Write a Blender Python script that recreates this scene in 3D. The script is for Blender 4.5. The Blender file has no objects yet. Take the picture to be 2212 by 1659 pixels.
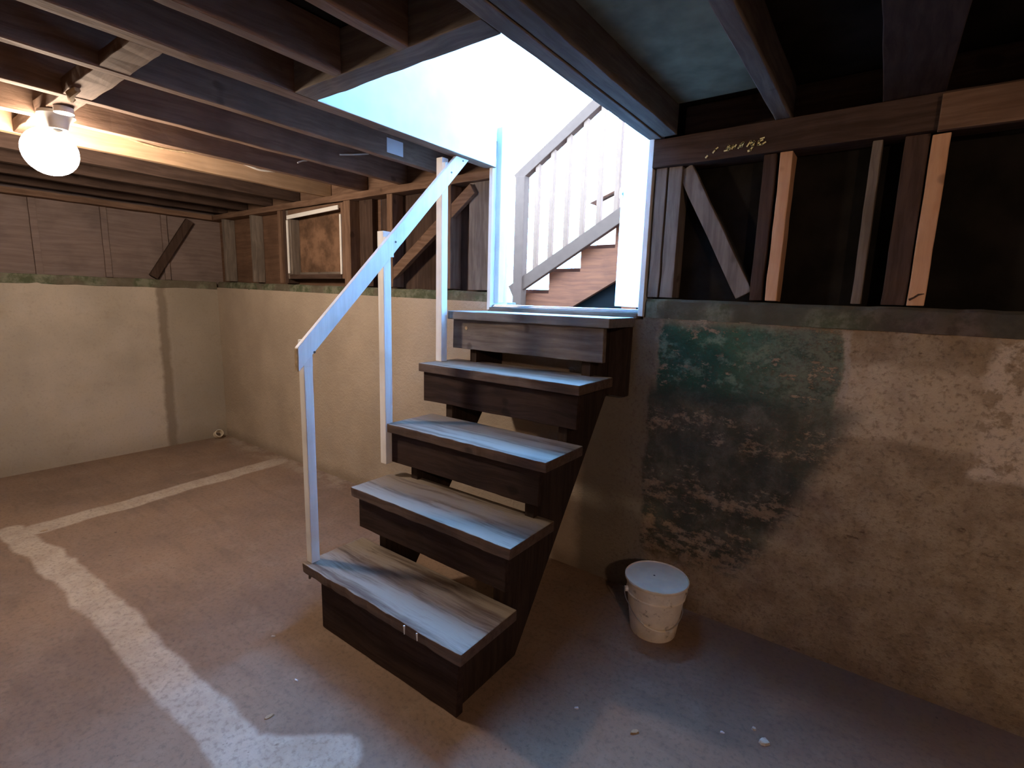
import bpy, bmesh, math, random
from mathutils import Vector, Matrix, noise
random.seed(7)
sc = bpy.context.scene
COL = sc.collection

# ------------------------------------------------------------------ camera
cam_d = bpy.data.cameras.new('camera'); cam = bpy.data.objects.new('camera', cam_d); COL.objects.link(cam)
_y, _t, _r = -0.6301, -0.1661, 0.0288
F = Vector((math.sin(_y)*math.cos(_t), math.cos(_y)*math.cos(_t), math.sin(_t)))
R0 = Vector((math.cos(_y), -math.sin(_y), 0)); U0 = R0.cross(F)
RT = R0*math.cos(_r) + U0*math.sin(_r); UP = -R0*math.sin(_r) + U0*math.cos(_r)
cam.matrix_world = Matrix(((RT.x, UP.x, -F.x, 1.735), (RT.y, UP.y, -F.y, -2.083), (RT.z, UP.z, -F.z, 1.315), (0, 0, 0, 1)))
cam_d.sensor_width = 36; cam_d.sensor_fit = 'HORIZONTAL'; cam_d.lens = 1079.0/2212*36
cam_d.clip_start = 0.02; cam_d.clip_end = 200
sc.camera = cam

# ------------------------------------------------------------------ world, lights, exposure
world = bpy.data.worlds.new('sky'); sc.world = world; world.use_nodes = True
bg = world.node_tree.nodes['Background']
bg.inputs[0].default_value = (0.18, 0.46, 1.0, 1)
bg.inputs[1].default_value = 19.0
sc.view_settings.view_transform = 'Standard'; sc.view_settings.look = 'None'
sc.view_settings.gamma = 1.0; sc.view_settings.use_curve_mapping = False
sc.view_settings.exposure = 1.7
LAMP = (1.0, 0.60, 0.38)
BULB = 76.0          # radiance of the frosted globe
ROOM_LAMP_W = 200.0

# ------------------------------------------------------------------ node helpers
class NT:
    def __init__(s, name):
        s.m = bpy.data.materials.new(name); s.m.use_nodes = True; s.t = s.m.node_tree
        s.b = s.t.nodes['Principled BSDF']
    def n(s, typ, **kw):
        o = s.t.nodes.new(typ)
        for k, v in kw.items(): setattr(o, k, v)
        return o
    def put(s, sock, v):
        if isinstance(v, (int, float)): sock.default_value = v
        elif isinstance(v, tuple): sock.default_value = (v + (1,))[:len(sock.default_value)] if len(v) == 3 and len(sock.default_value) == 4 else v
        else: s.t.links.new(v, sock)
    def math(s, op, a, b=0.0, c=0.0, clamp=False):
        o = s.n('ShaderNodeMath', operation=op, use_clamp=clamp)
        for i, v in enumerate((a, b, c)):
            s.put(o.inputs[i], v)
        return o.outputs[0]
    def vmath(s, op, a, b=(0, 0, 0), scale=None):
        o = s.n('ShaderNodeVectorMath', operation=op); s.put(o.inputs[0], a); s.put(o.inputs[1], b)
        if scale is not None: s.put(o.inputs['Scale'], scale)
        return o.outputs['Value'] if op in ('LENGTH', 'DOT_PRODUCT', 'DISTANCE') else o.outputs[0]
    def pos(s, object_space=False):
        if object_space: return s.n('ShaderNodeTexCoord').outputs['Object']
        return s.n('ShaderNodeNewGeometry').outputs['Position']
    def noise(s, vec, scale, detail=4, rough=0.55, col=False):
        o = s.n('ShaderNodeTexNoise'); s.put(o.inputs['Vector'], vec); o.inputs['Scale'].default_value = scale
        o.inputs['Detail'].default_value = detail; o.inputs['Roughness'].default_value = rough
        return o.outputs['Color'] if col else o.outputs['Fac']
    def ramp(s, f, lo, hi):
        o = s.n('ShaderNodeMapRange', clamp=True, interpolation_type='SMOOTHSTEP'); s.put(o.inputs[0], f)
        s.put(o.inputs[1], lo); s.put(o.inputs[2], hi); o.inputs[3].default_value = 0; o.inputs[4].default_value = 1
        return o.outputs[0]
    def mix(s, f, a, b):
        o = s.n('ShaderNodeMix', data_type='RGBA'); s.put(o.inputs[0], f); s.put(o.inputs[6], a); s.put(o.inputs[7], b)
        return o.outputs[2]
    def sep(s, v):
        o = s.n('ShaderNodeSeparateXYZ'); s.put(o.inputs[0], v); return o.outputs
    def scalev(s, v, sc3):
        return s.vmath('MULTIPLY', v, sc3)
    def band(s, v, lo, hi, soft):
        return s.math('MULTIPLY', s.ramp(v, lo-soft, lo+soft), s.math('SUBTRACT', 1.0, s.ramp(v, hi-soft, hi+soft)))
    def seg(s, p, a, b):
        a = Vector(a); b = Vector(b); ab = b-a
        pa = s.vmath('SUBTRACT', p, tuple(a))
        h = s.math('MULTIPLY', s.vmath('DOT_PRODUCT', pa, tuple(ab)), 1/ab.length_squared, clamp=True)
        q = s.vmath('SCALE', tuple(ab), scale=h)
        return s.vmath('LENGTH', s.vmath('SUBTRACT', pa, q))
    def bump(s, h, strength=0.3, dist=0.01):
        o = s.n('ShaderNodeBump'); o.inputs['Strength'].default_value = strength; o.inputs['Distance'].default_value = dist
        s.put(o.inputs['Height'], h); s.t.links.new(o.outputs[0], s.b.inputs['Normal'])
    def done(s, col, rough=0.85, spec=0.2):
        s.put(s.b.inputs['Base Color'], col); s.put(s.b.inputs['Roughness'], rough)
        s.b.inputs['Specular IOR Level'].default_value = spec
        return s.m

def wood(name, c1, c2, axis, rough=0.85, dust=None, contrast=1.0, knots=True, spec=0.2):
    """old lumber with the grain along an axis of the world"""
    s = NT(name); p = s.pos()
    g = {'x': (1.2, 22, 22), 'y': (22, 1.2, 22), 'z': (22, 22, 1.2)}[axis]
    warp = s.vmath('SCALE', s.noise(p, 3.0, 2, col=True), scale=0.05)
    pv = s.scalev(s.vmath('ADD', p, warp), g)
    f1 = s.noise(pv, 2.2, 6, 0.65); f2 = s.noise(p, 4.5, 3)
    col = s.mix(s.ramp(f1, 0.5-0.17/contrast, 0.5+0.17/contrast), c1, c2)
    col = s.mix(s.math('MULTIPLY', s.ramp(f2, 0.45, 0.75), 0.45), col, tuple(x*0.55 for x in c1))
    if knots:
        k = s.noise(s.scalev(p, tuple(3.5 if q > 10 else 3.0 for q in g)), 3.0, 1)
        col = s.mix(s.math('MULTIPLY', s.ramp(k, 0.72, 0.8), 0.6), col, tuple(x*0.35 for x in c1))
    if dust:
        nz = s.sep(s.n('ShaderNodeNewGeometry').outputs['Normal'])[2]
        d = s.math('MULTIPLY', s.ramp(nz, 0.6, 0.95), s.ramp(s.noise(pv, 0.9, 5, 0.7), 0.30, 0.56))
        col = s.mix(d, col, dust)
    s.bump(f1, 0.35, 0.004)
    return s.done(col, rough, spec)

def plain(name, c, rough=0.6, spec=0.3, var=0.12, scale=18, metallic=0.0, stain=None):
    s = NT(name); p = s.pos()
    f = s.noise(p, scale, 4); col = s.mix(s.ramp(f, 0.3, 0.7), tuple(x*(1-var) for x in c), tuple(min(1, x*(1+var)) for x in c))
    if stain:
        col = s.mix(s.math('MULTIPLY', s.ramp(s.noise(p, scale*1.3, 5, 0.7), 0.56, 0.70), 0.7), col, stain)
    s.b.inputs['Metallic'].default_value = metallic
    return s.done(col, rough, spec)

def emit(name, c, strength):
    s = NT(name); s.b.inputs['Emission Color'].default_value = (*c, 1); s.b.inputs['Emission Strength'].default_value = strength
    s.b.inputs['Base Color'].default_value = (0.9, 0.9, 0.9, 1)
    return s.m

# ------------------------------------------------------------------ mesh helpers
def finish(name, bm, mat, parent=None, smooth=False):
    me = bpy.data.meshes.new(name); 
    bmesh.ops.recalc_face_normals(bm, faces=bm.faces)
    # put the origin at the base centre
    if len(bm.verts):
        xs = [v.co.x for v in bm.verts]; ys = [v.co.y for v in bm.verts]; zs = [v.co.z for v in bm.verts]
        o = Vector(((min(xs)+max(xs))/2, (min(ys)+max(ys))/2, min(zs)))
    else: o = Vector()
    bmesh.ops.translate(bm, verts=bm.verts, vec=-o)
    bm.to_mesh(me); bm.free()
    if smooth:
        for f in me.polygons: f.use_smooth = True
        me.set_sharp_from_angle(angle=math.radians(32))
    ob = bpy.data.objects.new(name, me); COL.objects.link(ob)
    if mat: me.materials.append(mat)
    ob.location = o
    if parent:
        ob.parent = parent; ob.location = o - wloc(parent)
    return ob
def wloc(o):
    v = Vector()
    while o: v += o.location; o = o.parent
    return v
def tag(o, label=None, cat=None, group=None, kind=None):
    if label: o['label'] = label
    if cat: o['category'] = cat
    if group: o['group'] = group
    if kind: o['kind'] = kind
    return o
def empty(name, loc, label=None, cat=None, group=None, kind=None):
    o = bpy.data.objects.new(name, None); COL.objects.link(o); o.location = loc; o.empty_display_size = 0.05
    return tag(o, label, cat, group, kind)

def add_box(bm, lo, hi, bev=0.0, seg=0, jit=0.0, M=None):
    """box with softened edges; cut along its longest side and roughened by jit"""
    lo = Vector(lo); hi = Vector(hi); b = bmesh.new()
    r = bmesh.ops.create_cube(b, size=1)
    d = hi-lo
    for v in b.verts: v.co = Vector((lo.x+(v.co.x+.5)*d.x, lo.y+(v.co.y+.5)*d.y, lo.z+(v.co.z+.5)*d.z))
    if seg > 1:
        ax = max(range(3), key=lambda k: d[k])
        no = [0, 0, 0]; no[ax] = 1
        for k in range(1, seg):
            co = list(lo); co[ax] = lo[ax]+d[ax]*k/seg
            bmesh.ops.bisect_plane(b, geom=b.verts[:]+b.edges[:]+b.faces[:], plane_co=co, plane_no=no)
    if bev > 0:
        ed = [e for e in b.edges if len(e.link_faces) == 2 and e.calc_face_angle(0) > 0.5]
        bmesh.ops.bevel(b, geom=ed, offset=bev, segments=2, affect='EDGES', profile=0.6)
    if jit > 0:
        for v in b.verts:
            nv = noise.noise_vector(v.co*9.0)+0.5*noise.noise_vector(v.co*31.0)
            v.co += nv*jit
    if M: bmesh.ops.transform(b, matrix=M, verts=b.verts)
    me = bpy.data.meshes.new('t'); b.to_mesh(me); b.free(); bm.from_mesh(me); bpy.data.meshes.remove(me)
def box(name, lo, hi, mat, parent=None, bev=0.002, seg=0, jit=0.0):
    bm = bmesh.new(); add_box(bm, lo, hi, bev, seg, jit); return finish(name, bm, mat, parent)
def board(name, a, b, w, t, mat, parent=None, face=(0, 1, 0), bev=0.002, seg=0, jit=0.0):
    """plank from a to b, width w across, thickness t along `face`"""
    a = Vector(a); b = Vector(b); L = (b-a).length; X = (b-a)/L; Y = Vector(face); Y = (Y-X*Y.dot(X)).normalized(); Z = X.cross(Y)
    M = Matrix(((X.x, Y.x, Z.x, a.x), (X.y, Y.y, Z.y, a.y), (X.z, Y.z, Z.z, a.z), (0, 0, 0, 1)))
    bm = bmesh.new(); add_box(bm, (0, -t/2, -w/2), (L, t/2, w/2), bev, seg, jit, M)
    return finish(name, bm, mat, parent)
def prism(name, pts, axis, lo, hi, mat, parent=None, bev=0.0, smooth=False):
    """polygon (in the two other axes) pushed along axis from lo to hi"""
    bm = bmesh.new()
    def P(u, v, w): return {'x': (w, u, v), 'y': (u, w, v), 'z': (u, v, w)}[axis]
    A = [bm.verts.new(P(u, v, lo)) for u, v in pts]; B = [bm.verts.new(P(u, v, hi)) for u, v in pts]
    bm.faces.new(A); bm.faces.new(B[::-1])
    for i in range(len(pts)):
        j = (i+1) % len(pts); bm.faces.new((A[i], A[j], B[j], B[i]))
    if bev: bmesh.ops.bevel(bm, geom=bm.edges[:], offset=bev, segments=1, affect='EDGES')
    return finish(name, bm, mat, parent)
def tube(name, pts, r, mat, parent=None, n=8):
    bm = bmesh.new(); pts = [Vector(p) for p in pts]; rings = []
    up = Vector((0.13, 0.2, 1)).normalized()
    for i, p in enumerate(pts):
        t = (pts[min(i+1, len(pts)-1)]-pts[max(i-1, 0)]).normalized()
        u = t.cross(up)
        if u.length < 1e-3: u = t.cross(Vector((1, 0, 0)))
        u.normalize(); v = t.cross(u)
        rr = r[i] if isinstance(r, (list, tuple)) else r
        rings.append([bm.verts.new(p+(u*math.cos(k*2*math.pi/n)+v*math.sin(k*2*math.pi/n))*rr) for k in range(n)])
    for a, b in zip(rings, rings[1:]):
        for k in range(n): bm.faces.new((a[k], a[(k+1) % n], b[(k+1) % n], b[k]))
    bm.faces.new(rings[0]); bm.faces.new(rings[-1][::-1])
    return finish(name, bm, mat, parent, smooth=True)
def lathe(name, prof, c, mat, parent=None, n=48, smooth=True, M=None):
    bm = bmesh.new(); rings = []
    for r, z in prof:
        if r < 1e-5: rings.append([bm.verts.new((0, 0, z))])
        else: rings.append([bm.verts.new((r*math.cos(k*2*math.pi/n), r*math.sin(k*2*math.pi/n), z)) for k in range(n)])
    for a, b in zip(rings, rings[1:]):
        for k in range(n):
            k2 = (k+1) % n
            if len(a) == 1: bm.faces.new((a[0], b[k2], b[k]))
            elif len(b) == 1: bm.faces.new((a[k], a[k2], b[0]))
            else: bm.faces.new((a[k], a[k2], b[k2], b[k]))
    if M: bmesh.ops.transform(bm, matrix=M, verts=bm.verts)
    bmesh.ops.translate(bm, verts=bm.verts, vec=c)
    return finish(name, bm, mat, parent, smooth=smooth)

# ------------------------------------------------------------------ materials: concrete shell
def mat_floor():
    s = NT('stained_cement_floor'); p = s.pos()
    n1 = s.noise(p, 1.3, 5); n2 = s.noise(p, 7, 5, 0.65); n3 = s.noise(p, 55, 3, 0.7)
    col = s.mix(s.ramp(n1, 0.35, 0.65), (0.225, 0.155, 0.115), (0.30, 0.205, 0.145))
    col = s.mix(s.math('MULTIPLY', s.ramp(n2, 0.48, 0.7), 0.4), col, (0.33, 0.25, 0.19))
    streak = s.noise(s.scalev(p, (1.0, 4.5, 1)), 3.2, 5, 0.6)
    col = s.mix(s.math('MULTIPLY', s.ramp(streak, 0.5, 0.72), 0.35), col, (0.15, 0.105, 0.08))
    q = s.vmath('ADD', s.scalev(p, (1, 1, 0)), s.vmath('SCALE', s.vmath('SUBTRACT', s.noise(p, 3.2, 5, 0.5, col=True), (.5, .5, .5)), scale=0.11))
    q = s.scalev(q, (1, 1, 0))
    d1 = s.seg(q, (-2.0, -.1, 0), (-1.87, -1.50, 0))
    d2 = s.math('ADD', s.seg(q, (-1.95, -1.62, 0), (-1.2, -1.56, 0)), 0.0)
    d3 = s.seg(q, (-1.3, -1.555, 0), (0.45, -1.52, 0))
    d4 = s.seg(q, (0.40, -1.52, 0), (0.62, -1.36, 0))
    d5 = s.seg(q, (0.45, -1.60, 0), (1.0, -1.95, 0))
    w = s.math('MINIMUM', d1, s.math('SUBTRACT', s.math('MINIMUM', s.math('MINIMUM', d2, d3), s.math('MINIMUM', d4, d5)), -0.012))
    m = s.math('SUBTRACT', 1.0, s.ramp(w, 0.066, 0.092))
    pc = s.mix(s.ramp(n2, 0.3, 0.7), (0.42, 0.335, 0.265), (0.53, 0.45, 0.37))
    pits = s.ramp(s.noise(p, 24, 2), 0.70, 0.76)
    pc = s.mix(s.math('MULTIPLY', pits, 0.6), pc, (0.16, 0.12, 0.1))
    col = s.mix(s.math('MULTIPLY', m, 0.92), col, pc)
    xyz = s.sep(q)
    wb = s.math('MULTIPLY', s.ramp(xyz[1], -0.20, -0.05), s.math('SUBTRACT', 1.0, s.ramp(xyz[0], -0.4, 0.1)))
    col = s.mix(s.math('MULTIPLY', wb, s.math('MULTIPLY', s.ramp(n2, 0.35, 0.6), 0.7)), col, (0.42, 0.34, 0.26))
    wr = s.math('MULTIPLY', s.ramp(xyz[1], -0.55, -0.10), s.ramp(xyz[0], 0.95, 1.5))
    col = s.mix(s.math('MULTIPLY', wr, 0.75), col, (0.15, 0.095, 0.065))  # shade on the floor beside the right-hand wall painted in as brown
    dk = s.ramp(s.noise(p, 33, 2), 0.73, 0.78)
    col = s.mix(s.math('MULTIPLY', dk, 0.75), col, (0.06, 0.045, 0.035))
    col = s.mix(s.math('MULTIPLY', s.ramp(n3, 0.45, 0.72), 0.4), col, (0.10, 0.075, 0.06))
    s.bump(s.math('ADD', s.math('MULTIPLY', n2, 1.0), s.math('ADD', s.math('MULTIPLY', m, 0.5), s.math('MULTIPLY', n3, 0.25))), 0.35, 0.012)
    return s.done(col, 0.8, 0.25)

def mat_back_wall():
    s = NT('patched_foundation_wall'); p = s.pos()
    P = s.vmath('ADD', p, s.vmath('SCALE', s.vmath('SUBTRACT', s.noise(p, 6, 5, 0.65, col=True), (.5, .5, .5)), scale=0.09))
    X, Y, Z = s.sep(P)
    n1 = s.noise(p, 1.6, 5); n2 = s.noise(p, 9, 6, 0.7); n3 = s.noise(p, 60, 3, 0.7)
    plaster = s.mix(s.ramp(n1, 0.35, 0.65), (0.40, 0.33, 0.26), (0.49, 0.41, 0.325))
    plaster = s.mix(s.math('MULTIPLY', s.ramp(n2, 0.55, 0.75), 0.25), plaster, (0.28, 0.22, 0.16))
    # right of the stairs: bare brown concrete in board-formed bands
    brown = s.mix(s.ramp(n2, 0.35, 0.65), (0.24, 0.175, 0.115), (0.36, 0.28, 0.195))
    brown = s.mix(s.math('MULTIPLY', s.ramp(s.noise(s.scalev(p, (1, 1, 2.2)), 14, 4, 0.7), 0.60, 0.70), 0.75), brown, (0.09, 0.06, 0.04))
    light = s.mix(s.ramp(n2, 0.4, 0.7), (0.50, 0.40, 0.29), (0.40, 0.31, 0.225))
    b1 = s.math('MULTIPLY', s.band(X, 1.655, 2.02, 0.012), s.band(Z, 0.88, 1.13, 0.02))
    b2 = s.math('MULTIPLY', s.ramp(X, 2.0, 2.03), s.band(Z, 0.80, 1.24, 0.02))
    rough2 = s.mix(s.ramp(n2, 0.5, 0.58), (0.58, 0.48, 0.38), (0.36, 0.28, 0.20))
    right = s.mix(b1, brown, light); right = s.mix(b2, right, rough2)
    seam = s.band(X, 1.635, 1.66, 0.006)
    right = s.mix(s.math('MULTIPLY', s.math('MULTIPLY', seam, s.band(Z, 0.85, 1.24, 0.03)), 0.6), right, (0.42, 0.36, 0.30))
    gray = s.mix(s.ramp(n1, 0.3, 0.7), (0.17, 0.148, 0.118), (0.23, 0.20, 0.16))  # grey plaster beside the stairs, darkened to hold the stairs' shadow
    right = s.mix(s.math('SUBTRACT', 1.0, s.ramp(X, 0.955, 1.0)), right, gray)
    # green and black paint remains, flaking along horizontal board marks
    st = s.noise(s.scalev(p, (0.6, 1, 1.0)), 26, 6, 0.8)
    hb = s.noise(s.scalev(p, (0.22, 1, 1.0)), 9, 5, 0.7)
    gm = s.math('MULTIPLY', s.band(X, 0.985, 1.635, 0.01), s.band(Z, 0.92, 1.245, 0.03))
    cov = s.math('MULTIPLY', gm, s.ramp(s.math('ADD', s.math('MULTIPLY', st, 0.6), s.math('MULTIPLY', hb, 0.4)), 0.425, 0.46))
    green = s.mix(s.ramp(n1, 0.4, 0.6), (0.016, 0.082, 0.056), (0.032, 0.13, 0.09))
    green = s.mix(s.ramp(s.noise(s.scalev(p, (0.8, 1, 1)), 12, 6, 0.75), 0.50, 0.62), green, (0.13, 0.21, 0.155))
    green = s.mix(s.math('MULTIPLY', s.ramp(X, 1.2, 1.6), 0.8), green, s.mix(s.ramp(st, 0.4, 0.55), (0.045, 0.065, 0.055), (0.17, 0.185, 0.15)))
    right = s.mix(s.math('MULTIPLY', cov, 0.93), right, green)
    bx = s.math('ADD', 1.71, s.math('MULTIPLY', s.math('SUBTRACT', Z, 0.95), 0.42))   # right limit drifts inward lower down
    dm = s.math('MULTIPLY', s.math('MULTIPLY', s.ramp(X, 0.95, 0.97), s.math('SUBTRACT', 1.0, s.ramp(s.math('SUBTRACT', X, bx), -0.05, 0.04))), s.band(Z, 0.22, 0.97, 0.05))
    thr = s.math('ADD', s.math('MULTIPLY', hb, 0.42), s.math('MULTIPLY', st, 0.58))
    lower = s.ramp(Z, 0.2, 0.7); cz = s.math('COSINE', s.math('MULTIPLY', s.math('SUBTRACT', Z, 0.67), 25.1))
    dcov = s.math('MULTIPLY', dm, s.ramp(s.math('ADD', thr, s.math('ADD', s.math('MULTIPLY', lower, 0.060), s.math('MULTIPLY', cz, 0.034))), 0.475, 0.535))
    dark = s.mix(s.ramp(n2, 0.4, 0.7), (0.040, 0.052, 0.042), (0.115, 0.118, 0.092))
    right = s.mix(s.math('MULTIPLY', dcov, 0.9), right, dark)
    col = s.mix(s.ramp(X, 0.60, 0.68), plaster, right)
    # wall darker towards its foot
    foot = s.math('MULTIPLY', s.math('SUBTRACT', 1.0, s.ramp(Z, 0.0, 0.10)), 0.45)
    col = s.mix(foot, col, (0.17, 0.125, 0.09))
    col = s.mix(s.math('MULTIPLY', s.math('MULTIPLY', s.ramp(n3, 0.48, 0.70), s.ramp(X, .6, 1.0)), 0.5), col, (0.09, 0.062, 0.045))
    s.bump(s.math('ADD', n2, s.math('ADD', s.math('MULTIPLY', n3, 0.5), s.math('MULTIPLY', s.math('ADD', cov, dcov), -0.35))), 0.6, 0.014)
    return s.done(col, 0.88, 0.15)

def mat_left_wall():
    s = NT('plastered_foundation_wall'); p = s.pos()
    P = s.vmath('ADD', p, s.vmath('SCALE', s.vmath('SUBTRACT', s.noise(p, 7, 5, 0.65, col=True), (.5, .5, .5)), scale=0.06))
    X, Y, Z = s.sep(P)
    n1 = s.noise(p, 1.6, 5); n2 = s.noise(p, 9, 6, 0.7); n3 = s.noise(p, 60, 3, 0.7)
    c = s.mix(s.ramp(n1, 0.35, 0.65), (0.40, 0.35, 0.285), (0.50, 0.435, 0.355))
    c = s.mix(s.math('MULTIPLY', s.ramp(n2, 0.55, 0.75), 0.25), c, (0.25, 0.2, 0.15))
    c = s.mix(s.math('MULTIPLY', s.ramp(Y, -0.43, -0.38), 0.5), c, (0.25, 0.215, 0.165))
    c = s.mix(s.math('MULTIPLY', s.band(Y, -0.475, -0.405, 0.018), 0.7), c, (0.155, 0.12, 0.085))  # darker brown vertical band on the plaster
    c = s.mix(s.math('MULTIPLY', s.math('SUBTRACT', 1.0, s.ramp(Z, 0.0, 0.2)), 0.35), c, (0.22, 0.17, 0.12))
    c = s.mix(s.math('MULTIPLY', s.ramp(n3, 0.5, 0.78), 0.2), c, (0.12, 0.09, 0.07))
    s.bump(s.math('ADD', n2, s.math('MULTIPLY', n3, 0.3)), 0.4, 0.01)
    return s.done(c, 0.88, 0.15)

def mat_sill():
    s = NT('mossy_green_sill'); p = s.pos(); n2 = s.noise(p, 14, 6, 0.7); n1 = s.noise(p, 4, 3)
    c = s.mix(s.ramp(n2, 0.4, 0.62), (0.085, 0.10, 0.058), (0.20, 0.20, 0.145))
    X = s.sep(p)[0]
    c = s.mix(s.math('MULTIPLY', s.ramp(n1, 0.45, 0.58), 0.75), c, (0.13, 0.105, 0.08))
    c = s.mix(s.ramp(X, 1.6, 1.8), c, s.mix(s.ramp(n2, 0.4, 0.6), (0.085, 0.06, 0.055), (0.14, 0.11, 0.095)))
    c = s.mix(s.math('MULTIPLY', s.math('MULTIPLY', s.ramp(X, .5, .9), s.ramp(n1, 0.35, 0.6)), 0.7), c, (0.05, 0.055, 0.04))
    s.bump(n2, 0.6, 0.01)
    return s.done(c, 0.85, 0.2)

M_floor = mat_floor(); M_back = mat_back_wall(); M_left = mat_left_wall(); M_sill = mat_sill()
M_room = plain('rough_foundation_wall', (0.27, 0.21, 0.16), 0.9, 0.1, 0.2, 5)
# ------------------------------------------------------------------ materials: timber and paint
W = {}
for ax in 'xyz':
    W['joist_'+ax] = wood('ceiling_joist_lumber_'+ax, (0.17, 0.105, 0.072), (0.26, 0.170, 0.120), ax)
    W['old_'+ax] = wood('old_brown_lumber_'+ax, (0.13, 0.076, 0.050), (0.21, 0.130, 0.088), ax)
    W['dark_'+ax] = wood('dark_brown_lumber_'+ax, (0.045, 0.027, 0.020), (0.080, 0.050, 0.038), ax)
    W['grey_'+ax] = wood('greyed_lumber_'+ax, (0.13, 0.106, 0.088), (0.22, 0.182, 0.153), ax)
W['stair'] = wood('dark_stained_stair_board', (0.022, 0.012, 0.010), (0.048, 0.028, 0.022), 'x', 0.75)
W['stair_z'] = wood('dark_stained_stringer', (0.024, 0.015, 0.012), (0.048, 0.030, 0.023), 'z', 0.8)
W['tread'] = wood('worn_dusty_tread', (0.075, 0.048, 0.036), (0.125, 0.083, 0.062), 'x', 0.6, dust=(0.29, 0.245, 0.20), contrast=1.4, spec=0.35)
W['new_z'] = wood('pale_new_stud', (0.56, 0.31, 0.18), (0.64, 0.38, 0.23), 'z', 0.7, knots=True)
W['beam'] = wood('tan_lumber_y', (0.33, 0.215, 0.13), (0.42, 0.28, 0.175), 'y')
W['ply'] = wood('brown_plywood', (0.115, 0.065, 0.042), (0.18, 0.105, 0.068), 'x', knots=False, contrast=0.7)
W['shelf'] = wood('greyed_top_tread', (0.14, 0.125, 0.11), (0.21, 0.185, 0.165), 'x', 0.65, dust=(0.36, 0.34, 0.31), spec=0.3)
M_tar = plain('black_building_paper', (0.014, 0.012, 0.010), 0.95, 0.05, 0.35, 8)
M_sub = plain('dark_subfloor', (0.022, 0.019, 0.016), 0.95, 0.05, 0.35, 6)  # near-black base colour of the subfloor
M_subl = plain('bounce_lit_subfloor', (0.26, 0.265, 0.19), 0.9, 0.1, 0.25, 6)  # light on this stretch of subfloor put into a paler green-brown
M_white = plain('white_paint', (0.80, 0.80, 0.78), 0.5, 0.3, 0.04, 10)
M_rail = wood('thin_white_painted_rail', (0.80, 0.78, 0.74), (0.86, 0.85, 0.82), 'z', 0.55, knots=False)
M_metal = plain('aluminium', (0.62, 0.63, 0.65), 0.35, 0.5, 0.06, 30, metallic=0.9)
M_dmetal = plain('dull_screw_metal', (0.12, 0.11, 0.10), 0.5, 0.5, 0.2, 60, metallic=0.7)
M_cable = plain('white_cable_sheath', (0.72, 0.68, 0.62), 0.5, 0.3, 0.05)
M_bucket = plain('dirty_white_plastic', (0.84, 0.77, 0.67), 0.45, 0.4, 0.08, 22, stain=(0.20, 0.15, 0.11))
M_lid = plain('grey_white_plastic_lid', (0.80, 0.72, 0.58), 0.45, 0.4, 0.06, 20)
M_paper = plain('white_paper', (0.78, 0.79, 0.82), 0.8, 0.1, 0.02)
M_chalk = plain('yellow_crayon', (0.75, 0.68, 0.36), 0.9, 0.1, 0.1)
M_cut = plain('raw_end_grain', (0.42, 0.31, 0.19), 0.85, 0.1, 0.2, 60)
M_bulb = emit('glowing_globe', (1.0, 0.80, 0.62), BULB)
M_porcelain = plain('white_porcelain', (0.8, 0.79, 0.76), 0.3, 0.5, 0.03)

# ------------------------------------------------------------------ structure
XL, XR, YB, YF = -3.05, 3.45, 0.0, -4.3
CZ = 2.10
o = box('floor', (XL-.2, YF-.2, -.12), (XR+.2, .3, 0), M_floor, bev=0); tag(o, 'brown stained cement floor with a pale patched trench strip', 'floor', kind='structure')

def rough_wall(name, axis, pos, lo, hi, ztop, thick, mat, step=0.12):
    """poured wall whose inner face is slightly uneven; ztop(u) gives the ledge height"""
    bm = bmesh.new(); n = max(2, int(abs(hi-lo)/step)); m = 12
    front, back = [], []
    for i in range(n+1):
        u = lo+(hi-lo)*i/n; zt = ztop(u); fr, bk = [], []
        for k in range(m+1):
            z = zt*k/m
            off = 0.006*noise.noise(Vector((u*2.3, pos, z*2.6)))
            if k == 0: off = 0
            P = (u, pos+off, z) if axis == 'x' else (pos+off, u, z)
            B = (u, pos+thick, z) if axis == 'x' else (pos+thick, u, z)
            fr.append(bm.verts.new(P)); bk.append(bm.verts.new(B))
        front.append(fr); back.append(bk)
    for i in range(n):
        for k in range(m):
            bm.faces.new((front[i][k], front[i+1][k], front[i+1][k+1], front[i][k+1]))
            bm.faces.new((back[i][k], back[i+1][k], back[i+1][k+1], back[i][k+1]))
        bm.faces.new((front[i][m], front[i+1][m], back[i+1][m], back[i][m]))
        bm.faces.new((front[i][0], front[i+1][0], back[i+1][0], back[i][0]))
    for F_, B_ in ((front[0], back[0]), (front[-1], back[-1])):
        for k in range(m): bm.faces.new((F_[k], F_[k+1], B_[k+1], B_[k]))
    return finish(name, bm, mat, smooth=False)
def ledge(u):
    if u < 0.045: return 1.302 - (u-0.045)*0.016
    if u < 0.905: return 1.250
    return 1.262 - 0.012*(u-0.9)
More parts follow.
